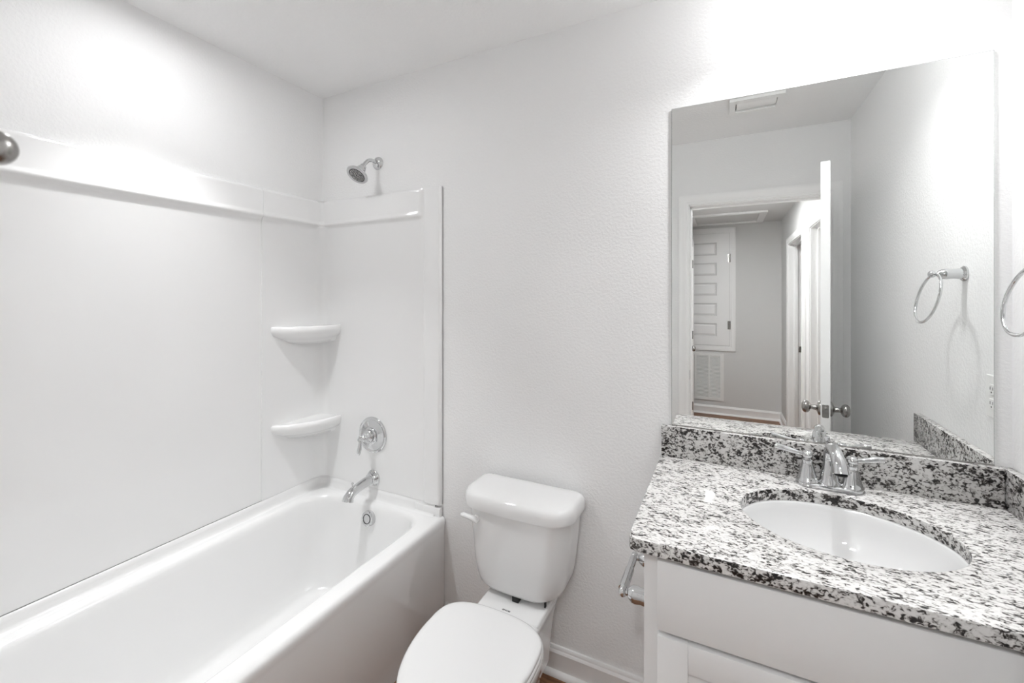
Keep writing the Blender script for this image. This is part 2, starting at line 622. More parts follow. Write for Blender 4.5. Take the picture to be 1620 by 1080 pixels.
def side_frame(name, xw, sgn, y0, y1, h):
    b = B()
    casing(b, y0 + 0.001, y1 - 0.001, 0, h - 0.001, lambda a, z, t: (xw + sgn * t, a, z))
    xo = xw - sgn * 0.11
    xa, xb = min(xw, xo) - 0.001, max(xw, xo) + 0.001
    box(b, xa, xb, y0 - 0.002, y0 + 0.008, 0, h)
    box(b, xa, xb, y1 - 0.008, y1 + 0.002, 0, h)
    box(b, xa, xb, y0, y1, h - 0.008, h + 0.002)
    xm = xw - sgn * 0.06
    for q in ((y0 + 0.008, y0 + 0.02), (y1 - 0.02, y1 - 0.008)):
        box(b, xm - 0.018, xm + 0.018, q[0], q[1], 0, h - 0.008, 0.002)
    box(b, xm - 0.018, xm + 0.018, y0 + 0.008, y1 - 0.008, h - 0.02, h - 0.008, 0.002)
    return obj(name, b, M['trim'], kind='structure')


f2 = side_frame('trim_2', HX1, -1, RD[0][0], RD[0][1], 1.95)
b = B()
box(b, HX1 + 0.082, HX1 + 0.104, RD[0][0] + 0.008, RD[0][0] + 0.0095, 0.865, 0.925, 0.0005)
obj('strike_plate', b, M['nickel'], f2)
f3 = side_frame('trim_3', HX1, -1, RD[1][0], RD[1][1], 1.95)
for i, (y0, y1) in enumerate(LD):
    side_frame('trim_%d' % (4 + i), HX0, 1, y0, y1, 1.985)
    d = bpy.data.objects.new('door_%d' % (3 + i), None)
    COL.objects.link(d)
    d['kind'] = 'structure'
    b = B()
    panel_leaf(b, y1 - y0 - 0.024, 1.96, 0.035, lambda a, z, t: (HX0 + 0.002 - t, y0 + 0.012 + a, 0.012 + z))
    obj('door_leaf', b, M['trim'], d, angle=20)
    if i == 0:
        door_knob(d, (HX0 + 0.002, y0 + 0.075, 0.915), (1, 0, 0))
    else:
        door_knob(d, (HX0 + 0.002, y1 - 0.075, 0.915), (1, 0, 0))
        for hz in (0.15, 0.945, 1.74):
            b = B()
            box(b, HX0 - 0.001, HX0 + 0.0045, y0 + 0.004, y0 + 0.03, hz, hz + 0.09, 0.001)
            lathe(b, ((0.0, 0), (0.0065, 0), (0.0065, 0.09), (0.0, 0.09)), (HX0 + 0.008, y0 + 0.01, hz), (0, 0, 1), 10)
            obj('hinge', b, M['nickel'], d)

# small panelled door set high in the hallway's far wall, with a four-sided casing
hd = bpy.data.objects.new('door_2', None)
COL.objects.link(hd)
hd['kind'] = 'structure'
b = B()
panel_leaf(b, 0.70, 1.345, 0.03, lambda a, z, t: (1.908 - a, HY + 0.009 - t + 0.004, 0.835 + z), stile=0.135, n=5, top=0.105, bot=0.105, gap=0.088, depth=0.014)
obj('door_leaf', b, M['trim'], hd, angle=20)
for hz in (1.03, 1.83):
    b = B()
    lathe(b, ((0.0, 0), (0.008, 0), (0.008, 0.1), (0.0, 0.1)), (1.912, HY + 0.018, hz), (0, 0, 1), 10)
    box(b, 1.888, 1.912, HY + 0.012, HY + 0.016, hz, hz + 0.1)
    obj('hinge', b, M['nickel'], hd)
b = B()
casing(b, 1.204, 1.912, 0.83, 2.185, lambda a, z, t: (a, HY + t, z), bottom=True)
obj('trim_6', b, M['trim'], kind='structure')

# ================================================================== TUB AND SURROUND
tub = thing('bathtub', 'long white alcove bathtub with a straight front apron', 'bathtub', (0.38, -0.76, 0))
b = B()
TX1, TY0, TY1, RZ = 0.765, YD + 0.008, -0.004, 0.475
Q = lambda x0, x1, y0, y1, r, z: rrect(x0, x1, y0, y1, r, z, 10, 14)
rings = [
    Q(0.006, TX1 - 0.012, TY0, TY1, 0.002, 0.0),
    Q(0.006, TX1 - 0.012, TY0, TY1, 0.002, 0.085),
    Q(0.006, TX1 - 0.004, TY0, TY1, 0.002, 0.105),
    Q(0.006, TX1 - 0.004, TY0, TY1, 0.002, 0.425),
    Q(0.006, TX1 - 0.002, TY0, TY1, 0.002, 0.440),
    Q(0.006, TX1, TY0, TY1, 0.003, 0.452),
    Q(0.006, TX1 - 0.0015, TY0, TY1, 0.003, 0.463),
    Q(0.006, TX1 - 0.006, TY0, TY1, 0.004, 0.471),
    Q(0.006, TX1 - 0.014, TY0, TY1, 0.005, RZ),
]
IX0, IX1, IY0, IY1 = 0.072, 0.692, -1.46, -0.052
rad = (0.105, 0.155, 0.16, 0.16)
def inner(d, z, dr=0.0, dback=0.0):
    return Q(IX0 + d, IX1 - d, IY0 + d + dback, IY1 - d, [max(0.03, r - d * 0.4 + dr) for r in rad], z)
rings += [
    inner(-0.010, RZ + 0.0005), inner(-0.002, RZ - 0.002), inner(0.005, RZ - 0.008), inner(0.010, RZ - 0.018), inner(0.013, RZ - 0.035),
    inner(0.022, 0.36, 0, 0.02), inner(0.034, 0.25, 0, 0.08), inner(0.044, 0.16, 0, 0.14), inner(0.052, 0.115, 0, 0.17), inner(0.066, 0.085, 0, 0.19),
    inner(0.09, 0.072, 0, 0.21), inner(0.13, 0.068, 0, 0.24), inner(0.2, 0.067, 0, 0.3),
]
loft(b, rings, True, True, True)
# raised tiling flange along the three walls, coved into the rim
def flange_line(o_, rr):
    pts = [(TX1 - 0.045, TY1 - o_), ]
    n = 8
    for i in range(n + 1):
        a = R(90 + 90 * i / n)
        pts.append((0.006 + o_ + rr + rr * cos(a), TY1 - o_ - rr + rr * sin(a)))
    for i in range(n + 1):
        a = R(180 + 90 * i / n)
        pts.append((0.006 + o_ + rr + rr * cos(a), TY0 + o_ + rr + rr * sin(a)))
    pts.append((TX1 - 0.045, TY0 + o_))
    return pts
fl = []
for o_, rr, z in ((0.001, 0.035, RZ - 0.01), (0.001, 0.035, 0.520), (0.010, 0.035, 0.523), (0.0135, 0.035, 0.520), (0.0150, 0.036, 0.505), (0.0165, 0.036, 0.490), (0.020, 0.038, 0.481), (0.026, 0.042, 0.4768), (0.034, 0.048, 0.4757), (0.036, 0.048, RZ - 0.01)):
    fl.append([(x, y, z) for x, y in flange_line(o_, rr)])
loft(b, fl, False)
# ends of the flange: a low block at the front of each end wall
for ys in (1, -1):
    y0, y1 = (TY1 - 0.019, TY1 - 0.001) if ys > 0 else (TY0 + 0.001, TY0 + 0.019)
    box(b, TX1 - 0.15, TX1 - 0.016, y0, y1, RZ - 0.01, 0.512, 0.003)
obj('tub_shell', b, M['acryl'], tub, angle=50)
# overflow plate and drain
b = B()
oc, oa = Vector((0.392, -0.066, 0.412)), Vector((0, -0.97, 0.17)).normalized()
lathe(b, ((0.0, 0), (0.034, 0), (0.0345, 0.012), (0.033, 0.019), (0.029, 0.022), (0.0, 0.0225)), oc, oa, 40)
ov = obj('overflow_plate', b, M['chrome'], tub)
b = B()
lathe(b, ((0.0185, 0.0221), (0.0185, 0.0234), (0.0215, 0.0234), (0.0215, 0.0221)), oc, oa, 40, False, False)
obj('ring_groove', b, M['slot'], ov)
b = B()
lathe(b, ((0.0, 0.0), (0.036, 0.0), (0.036, 0.003), (0.028, 0.005), (0.0, 0.004)), (0.39, -0.32, 0.067), (0, 0, 1), 32)
obj('drain', b, M['chrome'], tub)

sur = thing('tub_surround', 'glossy white moulded wall surround with two corner shelves above the tub', 'tub surround', (0.02, -0.6, 0.52))
SZ0, SZ1 = 0.524, 1.905


def sprof(base, band, lip):
    """thickness of the panel by height: plain wall, lip, raised top band"""
    return [(0.002, SZ0), (base, SZ0), (base, 1.762), (base + 0.004, 1.772), (lip - 0.004, 1.778), (lip, 1.784), (lip, 1.790), (lip - 0.004, 1.797),
            (band, 1.806), (band, 1.889), (band - 0.002, 1.898), (band - 0.007, 1.904), (0.012, SZ1), (0.002, SZ1)]


# long-wall panel
b = B()
P1 = sprof(0.012, 0.025, 0.031)
prism(b, P1, (0, YD + 0.045, 0), (0, -0.333, 0), (1, 0, 0), (0, 0, 1))
obj('long_wall_panel', b, M['acryl'], sur, angle=50)
# corner + end panel: swept round the fillet
b = B()
P2 = sprof(0.017, 0.027, 0.033)
n = 10


def corner_path(t, fil):
    """plan points of the panel face at thickness t from the seam on the long wall round to the end of the band"""
    pts = [(t, -0.333), (t, -0.20)]
    for i in range(n + 1):
        a = R(180 - 90 * i / n)
        pts.append((t + fil + fil * cos(a), -t - fil + fil * sin(a)))
    pts += [(0.35, -t), (0.634, -t)]
    return pts
rings = []
for t, z in P2:
    tt = max(t, 0.004)
    fil = 0.055 if t < 0.022 else 0.02
    pl = corner_path(tt, fil)
    # the raised band tapers down to the plain column at its front end
    tc_ = max(min(t, 0.017), 0.004)
    pl += [(0.640, -(tt * 0.7 + tc_ * 0.3)), (0.650, -(tt * 0.15 + tc_ * 0.85)), (0.660, -tc_), (0.664, -tc_ - (0.004 if t > 0.01 else 0)), (0.668, -tc_ - (0.006 if t > 0.01 else 0)),
           (0.735, -tc_ - (0.006 if t > 0.01 else 0)), (0.742, -tc_ - (0.0045 if t > 0.01 else 0)), (0.746, -tc_ - (0.001 if t > 0.01 else 0)), (0.749, -tc_ + (0.012 if t > 0.01 else 0)), (0.749, -0.002)]
    rings.append([(x, y, z) for x, y in pl])
rings = [[r[i] for r in rings] for i in range(len(rings[0]))]
loft(b, rings, True, True, True)
obj('end_wall_panel', b, M['acryl'], sur, angle=40)
# matching panel on the door side end of the tub
b = B()
prism(b, sprof(0.017, 0.027, 0.033), (0.031, YD, 0), (0.745, YD, 0), (0, 1, 0), (0, 0, 1))
obj('door_side_panel', b, M['acryl'], sur, angle=50)


def corner_shelf(zt):
    """moulded triangular soap shelf whose underside scoops back to the corner"""
    b = B()
    lx, ly, c = 0.150, 0.292, 0.016
    nn = 24

    def loop(s, z, bulge, zc=0.0):
        A = Vector((c, -c - (ly - c) * s, z))
        Bp = Vector((c + (lx - c) * s, -c, z))
        out = []
        for i in range(nn + 1):
            t = i / nn
            p = A.lerp(Bp, t)
            w_ = sin(pi * t) ** 0.75
            nrm = Vector((0.86, -0.50, 0))
            p = p + nrm * bulge * w_
            p.z = z - zc * w_
            out.append(p)
        out.append(Vector((c - 0.008, -c + 0.008, z)))
        return out
    rings = [loop(0.86, zt - 0.006, 0.016), loop(0.93, zt - 0.004, 0.026), loop(0.97, zt, 0.034), loop(0.985, zt - 0.001, 0.039), loop(1.0, zt - 0.007, 0.044), loop(1.0, zt - 0.020, 0.046),
             loop(0.985, zt - 0.033, 0.043), loop(0.95, zt - 0.043, 0.036, 0.004), loop(0.88, zt - 0.052, 0.022, 0.010), loop(0.78, zt - 0.062, 0.006, 0.014),
             loop(0.70, zt - 0.078, 0.0, 0.012)]
    loft(b, rings, True, True, True)
    return obj('corner_shelf', b, M['acryl'], sur, angle=60)


corner_shelf(1.288)
corner_shelf(0.842)

# ------------------------------------------------------------------ shower fittings (chrome)
PX = 0.366
sh = thing('shower_sprayer', 'small chrome shower head on a bent arm above the surround', 'shower head', (0.377, 0, 2.056))
b = B()
lathe(b, ((0.0, 0), (0.031, 0), (0.031, 0.003), (0.028, 0.008), (0.020, 0.013), (0.012, 0.016), (0.0, 0.016)), (0.377, -0.0005, 2.056), (0, -1, 0), 40)
obj('flange', b, M['chrome'], sh)
b = B()
arm = catmull([(0.377, -0.005, 2.056), (0.377, -0.032, 2.060), (0.377, -0.060, 2.054), (0.377, -0.082, 2.034), (0.377, -0.096, 2.014)], 8)
tube(b, arm, 0.0085, 16)
obj('arm', b, M['chrome'], sh)
b = B()
hc = Vector((0.377, -0.096, 2.014))
ha = Vector((0.0, -0.60, -0.80)).normalized()
hc = hc - ha * 0.008
lathe(b, ((0.0, 0), (0.012, 0.0), (0.0145, 0.003), (0.0145, 0.014), (0.019, 0.018), (0.022, 0.028), (0.0245, 0.036), (0.029, 0.046), (0.039, 0.055), (0.0475, 0.059), (0.0495, 0.063), (0.0475, 0.067), (0.037, 0.0675), (0.0355, 0.0645), (0.0, 0.0645)), hc, ha, 40)
hd_ = obj('spray_head', b, M['chrome'], sh)
b = B()
lathe(b, ((0.0, 0.0635), (0.035, 0.0635), (0.035, 0.0655), (0.032, 0.067), (0.0, 0.0675)), hc, ha, 40)
fp = obj('spray_face', b, M['spray'], hd_)
b = B()
a_, u_, v_ = frame_of(ha)
for rr_, kk in ((0.006, 6), (0.012, 12), (0.018, 16), (0.024, 22), (0.030, 28)):
    for i in range(kk):
        t = 2 * pi * i / kk
        lathe(b, ((0.0014, 0.066), (0.001, 0.0695), (0.0, 0.0697)), hc + (u_ * cos(t) + v_ * sin(t)) * rr_, ha, 6, False)
obj('nozzles', b, M['plastic'], hd_)

vl = thing('shower_valve', 'round chrome shower valve with a lever handle on the surround', 'shower valve', (PX, -0.02, 0.775))
yw = -0.0173
vc = Vector((0.362, yw, 0.775))
b = B()
lathe(b, ((0.0, 0), (0.084, 0), (0.0845, 0.002), (0.083, 0.006), (0.078, 0.009), (0.073, 0.0085), (0.070, 0.006), (0.064, 0.007), (0.045, 0.013), (0.035, 0.015), (0.0, 0.015)), vc, (0, -1, 0), 56)
obj('escutcheon', b, M['chrome'], vl)
b = B()
lathe(b, ((0.036, 0.012), (0.036, 0.02), (0.033, 0.022), (0.030, 0.024), (0.030, 0.036), (0.027, 0.040), (0.021, 0.043), (0.017, 0.05), (0.017, 0.060), (0.013, 0.066), (0.010, 0.070), (0.010, 0.084), (0.008, 0.089), (0.0, 0.09)), vc, (0, -1, 0), 36)
hub = obj('hub', b, M['chrome'], vl)
b = B()
k0 = vc + Vector((0, -0.079, 0))
lv = catmull([k0 + Vector((0, 0, 0.008)), k0 + Vector((0, -0.001, -0.012)), k0 + Vector((-0.001, -0.004, -0.035)), k0 + Vector((-0.002, -0.007, -0.058)), k0 + Vector((-0.002, -0.009, -0.07))], 6)
tube(b, lv, [0.007, 0.006, 0.0075, 0.0095, 0.0085, 0.004], 16)
ball(b, k0 + Vector((0, 0, 0.011)), 0.0085, (0, 0, 1), 16)
obj('lever', b, M['chrome'], vl, angle=60)

sp = thing('tub_spout', 'chrome tub spout with a pull-up knob above the tub', 'tub spout', (PX, -0.02, 0.545))
s0 = Vector((0.366, yw, 0.572))
b = B()
lathe(b, ((0.0, 0), (0.037, 0), (0.0375, 0.004), (0.034, 0.008), (0.032, 0.015), (0.029, 0.018), (0.027, 0.026), (0.023, 0.029), (0.0, 0.029)), s0, (0, -1, 0), 40)
obj('flange', b, M['chrome'], sp)
b = B()
path = catmull([s0 + Vector((0, -0.02, 0.0)), s0 + Vector((0, -0.055, -0.002)), s0 + Vector((0, -0.098, -0.008)), s0 + Vector((0, -0.130, -0.016)), s0 + Vector((0, -0.149, -0.030)), s0 + Vector((0, -0.156, -0.046))], 8)
tube(b, path, [0.022, 0.0215, 0.0205, 0.0205, 0.022, 0.025], 24)
obj('spout_body', b, M['chrome'], sp, angle=60)
b = B()
lathe(b, ((0.0055, 0), (0.0045, 0.006), (0.003, 0.009), (0.003, 0.016), (0.006, 0.018), (0.0065, 0.022), (0.004, 0.0265), (0.0, 0.0275)), s0 + Vector((0, -0.130, 0.002)), (0, 0, 1), 18)
obj('diverter_knob', b, M['chrome'], sp)

# ================================================================== TOILET
TC = 1.19
to = thing('toilet', 'white two-piece toilet with closed lid between tub and vanity', 'toilet', (TC, -0.35, 0))


def dloop(hw, yb, yf, rf, rb, z, cx=TC, bow=0.0):
    lp = rrect(cx - hw, cx + hw, yf, yb, (rb, rb, rf, rf), z, 10, 8)
    out = []
    for x, y, zz in lp:
        if y < yf + rf * 0.99 and bow:
            y -= bow * (1 - ((x - cx) / hw) ** 2)
        out.append((x, y, zz))
    return out


b = B()
rings = []
for z, hw, yf, ins in ((0.383, 0.104, -0.160, 0.030), (0.384, 0.124, -0.180, 0.016), (0.389, 0.143, -0.192, 0.008), (0.401, 0.155, -0.197, 0.003), (0.42, 0.162, -0.199, 0.0), (0.46, 0.170, -0.200, 0.0), (0.52, 0.178, -0.200, 0.0), (0.60, 0.186, -0.199, 0.0), (0.672, 0.191, -0.198, 0.0)):
    rings.append(dloop(hw + 0.008, -0.022 - ins, yf, min(0.075, hw * 0.55), 0.02, z, cx=TC - 0.008, bow=0.012))
loft(b, rings)
tank = obj('tank', b, M['china'], to, angle=60)
b = B()
rings = []
for z, d in ((0.664, 0.008), (0.664, 0.001), (0.668, 0.0), (0.690, 0.001), (0.702, 0.004), (0.710, 0.010), (0.7145, 0.018), (0.717, 0.032), (0.719, 0.07)):
    rings.append(dloop(0.216 - d, -0.014 - d * 0.6, -0.210 + d, 0.078 - d * 0.3, 0.022, z, cx=TC - 0.010, bow=0.014))
loft(b, rings)
obj('tank_lid', b, M['china'], to, angle=60)
b = B()
fx, fy, fz = TC - 0.145, -0.200, 0.626
lathe(b, ((0.0, 0), (0.015, 0), (0.015, 0.006), (0.012, 0.013), (0.0, 0.014)), (fx, fy + 0.002, fz), (0, -1, 0), 20)
tube(b, catmull([(fx + 0.006, fy - 0.012, fz - 0.008), (fx - 0.010, fy - 0.016, fz + 0.003), (fx - 0.03, fy - 0.018, fz + 0.007), (fx - 0.048, fy - 0.018, fz + 0.008), (fx - 0.057, fy - 0.017, fz + 0.008)], 6), [0.010, 0.013, 0.0105, 0.011, 0.007], 16, flat=0.75)
obj('flush_lever', b, M['china'], to, angle=60)
for x0, x1, y0, y1, z0 in ((TC - 0.004, TC + 0.020, -0.203, -0.15, 0.368), (TC + 0.107, TC + 0.112, -0.182, -0.172, 0.368)):
    b = B()
    box(b, x0, x1, y0, y1, z0, 0.3895)
    obj('tank_gasket', b, M['dark'], to)


def egg(sc_w, y_back, y_tip, z, wmax=0.180, ymax=-0.47, corner=0.6, cx=TC + 0.012, n=64):
    """seat outline: squared-off back, rounded elongated front"""
    out = []
    for i in range(n):
        t = 2 * pi * i / n
        c_, s_ = cos(t), sin(t)
        if s_ <= 0:                                   # front half
            y = ymax + (ymax - y_tip) * s_
            x = (wmax + sc_w) * (abs(c_) ** 0.92) * (1 if c_ >= 0 else -1)
        else:
            e = 0.52
            y = ymax + (y_back - ymax) * (abs(s_) ** e)
            x = (wmax + sc_w) * (abs(c_) ** 0.78) * (1 if c_ >= 0 else -1)
        out.append((cx + x, y, z))
    return out


b = B()


def foot(hw, yb, yf, z):
    lp = []
    for i in range(64):
        t = 2 * pi * i / 64
        c_, s_ = cos(t), sin(t)
        lp.append((TC + 0.012 + hw * (abs(c_) ** 0.7) * (1 if c_ >= 0 else -1), (yb + yf) / 2 + (yb - yf) / 2 * (abs(s_) ** 0.7) * (1 if s_ >= 0 else -1), z))
    return lp


rings = [foot(0.112, -0.12, -0.60, 0.0), foot(0.112, -0.12, -0.60, 0.02), foot(0.104, -0.125, -0.592, 0.045), foot(0.100, -0.13, -0.58, 0.11), foot(0.103, -0.14, -0.59, 0.18),
         egg(-0.055, -0.19, -0.635, 0.245), egg(-0.022, -0.24, -0.69, 0.305), egg(-0.008, -0.272, -0.722, 0.350), egg(-0.003, -0.29, -0.733, 0.376), egg(-0.004, -0.292, -0.733, 0.390), egg(-0.012, -0.298, -0.725, 0.394)]
loft(b, rings)
# shelf that carries the tank
rings = []
for z, hw, yf in ((0.14, 0.080, -0.32), (0.24, 0.086, -0.33), (0.31, 0.096, -0.34), (0.355, 0.107, -0.35), (0.375, 0.114, -0.355), (0.387, 0.115, -0.355), (0.394, 0.110, -0.352), (0.3955, 0.098, -0.34)):
    rings.append(dloop(hw, -0.06 if z < 0.2 else -0.05, yf, 0.03, 0.03, z - 0.030, cx=TC + 0.006))
loft(b, rings)
box(b, TC - 0.110, TC + 0.120, -0.270, -0.06, 0.345, 0.3695, 0.008, 3)
bowl = obj('bowl', b, M['china'], to, angle=60)
b = B()
for i, wl in enumerate((0.004, 0.003, 0.0035, 0.003, 0.004, 0.0025)):
    x = 1.1735 + i * 0.0052
    box(b, x, x + wl, -0.2530, -0.2475, 0.3685, 0.3702)
obj('printed_mark', b, M['mark'], to)
b = B()
loft(b, [egg(-0.006, -0.331, -0.722, 0.393), egg(0.0, -0.325, -0.73, 0.396), egg(0.001, -0.324, -0.731, 0.404), egg(-0.003, -0.327, -0.727, 0.409)])
obj('seat', b, M['seat'], to, angle=60)
b = B()
loft(b, [egg(-0.006, -0.330, -0.725, 0.410), egg(-0.001, -0.325, -0.731, 0.412), egg(0.0, -0.324, -0.732, 0.420), egg(-0.002, -0.326, -0.729, 0.4245), egg(-0.008, -0.332, -0.72, 0.4275), egg(-0.02, -0.344, -0.70, 0.4292), egg(-0.06, -0.38, -0.65, 0.4305), egg(-0.12, -0.42, -0.57, 0.431)])
obj('seat_lid', b, M['seat'], to, angle=60)
for dx in (-0.075, 0.078):
    b = B()
    box(b, TC + dx - 0.02, TC + dx + 0.02, -0.345, -0.322, 0.367, 0.408, 0.006, 3)
    obj('seat_hinge', b, M['seat'], to)

# ================================================================== VANITY
VX0, VX1, VY = 1.682, W - 0.002, -0.530
va = thing('vanity_cabinet', 'white painted vanity cabinet with slab drawer front and recessed doors', 'cabinet', (2.09, -0.27, 0))
b = B()
box(b, VX0, VX0 + 0.016, VY, -0.003, 0.0, 0.862)
box(b, VX1 - 0.016, VX1, VY, -0.003, 0.0, 0.862)
box(b, VX0 + 0.016, VX1 - 0.016, VY + 0.02, -0.003, 0.10, 0.116)
box(b, VX0 + 0.016, VX1 - 0.016, -0.012, -0.003, 0.116, 0.862)
box(b, VX0 + 0.016, VX1 - 0.016, VY + 0.075, VY + 0.09, 0.0, 0.10)
box(b, VX0 + 0.016, VX0 + 0.04, VY, VY + 0.019, 0.10, 0.862)
box(b, VX1 - 0.04, VX1 - 0.016, VY, VY + 0.019, 0.10, 0.862)
box(b, VX0 + 0.04, VX1 - 0.04, VY, VY + 0.019, 0.815, 0.862)
box(b, VX0 + 0.04, VX1 - 0.04, VY, VY + 0.019, 0.66, 0.72)
box(b, VX0 + 0.04, VX1 - 0.04, VY, VY + 0.019, 0.10, 0.14)
obj('carcass', b, M['cab'], va, smooth=False)
b = B()
box(b, 1.713, VX1 - 0.031, VY - 0.020, VY - 0.001, 0.698, 0.850, 0.002, 2)
obj('drawer_front', b, M['cab'], va)


def shaker(x0, x1):
    b = B()
    z0, z1, st = 0.118, 0.687, 0.062
    y0, y1 = VY - 0.020, VY - 0.001
    box(b, x0, x0 + st, y0, y1, z0, z1, 0.0015)
    box(b, x1 - st, x1, y0, y1, z0, z1, 0.0015)
    box(b, x0 + st, x1 - st, y0, y1, z1 - st, z1, 0.0015)
    box(b, x0 + st, x1 - st, y0, y1, z0, z0 + st, 0.0015)
    box(b, x0 + st - 0.002, x1 - st + 0.002, y0 + 0.009, y1, z0 + st - 0.002, z1 - st + 0.002)
    return obj('cabinet_door', b, M['cab'], va)


xm = (1.713 + VX1 - 0.031) / 2
shaker(1.713, xm - 0.0015)
shaker(xm + 0.0015, VX1 - 0.031)

# countertop with an oval cut-out
GZ0, GZ1 = 0.863, 0.893
SXC, SYC, SRX, SRY = 2.095, -0.279, 0.212, 0.166
b = B()
NN = 96


def oval(rx, ry, z, cx=SXC, cy_=SYC, p=1.0):
    out = []
    for i in range(NN):
        t = 2 * pi * i / NN
        out.append((cx + rx * abs(cos(t)) ** p * (1 if cos(t) >= 0 else -1), cy_ + ry * abs(sin(t)) ** p * (1 if sin(t) >= 0 else -1), z))
    return out


def outer(d, z):
    """outline of the slab sampled at the same angles as the oval"""
    x0, x1, y0, y1, r = 1.652 + d, W - 0.001, -0.562 + d, -0.001, 0.016
    dense = rrect(x0, x1, y0, y1, (0.0005, 0.0005, r, 0.0005), z, 16, 120)
    out = []
    for i in range(NN):
        t = 2 * pi * i / NN
        best = min(dense, key=lambda q: abs((math.atan2(q[1] - SYC, q[0] - SXC) - t + pi) % (2 * pi) - pi))
        out.append(best)
    for cx, cy_ in ((x1, y1), (x0, y1), (x1, y0)):
        k = min(range(NN), key=lambda i: (out[i][0] - cx) ** 2 + (out[i][1] - cy_) ** 2)
        out[k] = (cx, cy_, z)
    kl = min(range(NN), key=lambda i: (out[i][0] - x0) ** 2 + (out[i][1] - y0) ** 2)
    out[kl] = (x0 + r * 0.29, y0 + r * 0.29, z)
    out[kl - 1] = (x0, y0 + r, z)
    out[(kl + 1) % NN] = (x0 + r, y0, z)
    return out


rings = [oval(SRX, SRY, GZ0), oval(SRX, SRY, GZ1 - 0.003), oval(SRX + 0.001, SRY + 0.001, GZ1 - 0.001), oval(SRX + 0.003, SRY + 0.003, GZ1), outer(0.003, GZ1), outer(0.001, GZ1 - 0.001), outer(0.0, GZ1 - 0.003), outer(0.0, GZ0 + 0.002), outer(0.002, GZ0), oval(SRX, SRY, GZ0)]
loft(b, rings, True, False, False)
bmesh.ops.remove_doubles(b, verts=b.verts[:], dist=1e-5)
for f in b.faces:           # slab edge and cut-out take the side grain, its base darkened as shade
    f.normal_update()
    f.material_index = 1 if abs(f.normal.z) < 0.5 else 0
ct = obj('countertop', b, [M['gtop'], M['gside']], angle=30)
tag(ct, 'speckled black and white granite countertop with an oval sink cut-out', 'countertop')


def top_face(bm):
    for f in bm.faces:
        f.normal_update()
        f.material_index = 1 if f.normal.z > 0.6 else 0  # lighter granite on top as if lit; upright faces keep the shaded tone


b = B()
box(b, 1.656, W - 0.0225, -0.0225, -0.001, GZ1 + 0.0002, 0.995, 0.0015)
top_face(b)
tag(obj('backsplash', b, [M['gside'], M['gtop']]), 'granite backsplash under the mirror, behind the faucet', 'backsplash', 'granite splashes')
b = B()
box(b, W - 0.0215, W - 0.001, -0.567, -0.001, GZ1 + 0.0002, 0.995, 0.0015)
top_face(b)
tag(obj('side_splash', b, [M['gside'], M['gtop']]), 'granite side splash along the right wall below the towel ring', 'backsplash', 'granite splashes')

# undermount basin
si = thing('sink', 'white oval undermount sink basin set into the granite countertop', 'sink', (SXC, SYC, GZ0))
b = B()
rings = [oval(SRX + 0.024, SRY + 0.024, GZ0 - 0.001), oval(SRX + 0.0005, SRY + 0.0005, GZ0 - 0.001), oval(SRX - 0.003, SRY - 0.003, GZ0 - 0.006)]
for k in range(1, 13):
    t = k / 12 * pi / 2
    rings.append(oval((SRX - 0.004) * cos(t) ** 0.62 + 0.0001 if k < 12 else 0.024, (SRY - 0.004) * cos(t) ** 0.62 + 0.0001 if k < 12 else 0.024, GZ0 - 0.006 - 0.142 * sin(t) ** 1.1))
rings += [oval(0.024, 0.024, GZ0 - 0.165)]
out_r = [oval(0.03, 0.03, GZ0 - 0.165), oval(0.07, 0.06, GZ0 - 0.160)]
for k in range(10, 0, -1):
    t = k / 12 * pi / 2
    out_r.append(oval((SRX + 0.008) * cos(t) ** 0.62, (SRY + 0.008) * cos(t) ** 0.62, GZ0 - 0.012 - 0.15 * sin(t) ** 1.1))
out_r += [oval(SRX + 0.024, SRY + 0.024, GZ0 - 0.010)]
loft(b, rings + out_r + [rings[0]], True, False, False)
bmesh.ops.remove_doubles(b, verts=b.verts[:], dist=1e-5)
obj('basin', b, M['china'], si, angle=60)
b = B()
lathe(b, ((0.0, 0.0), (0.0225, 0.0), (0.0225, 0.003), (0.018, 0.005), (0.0, 0.006)), (SXC, SYC, GZ0 - 0.152), (0, 0, 1), 28)
obj('drain', b, M['chrome'], si)

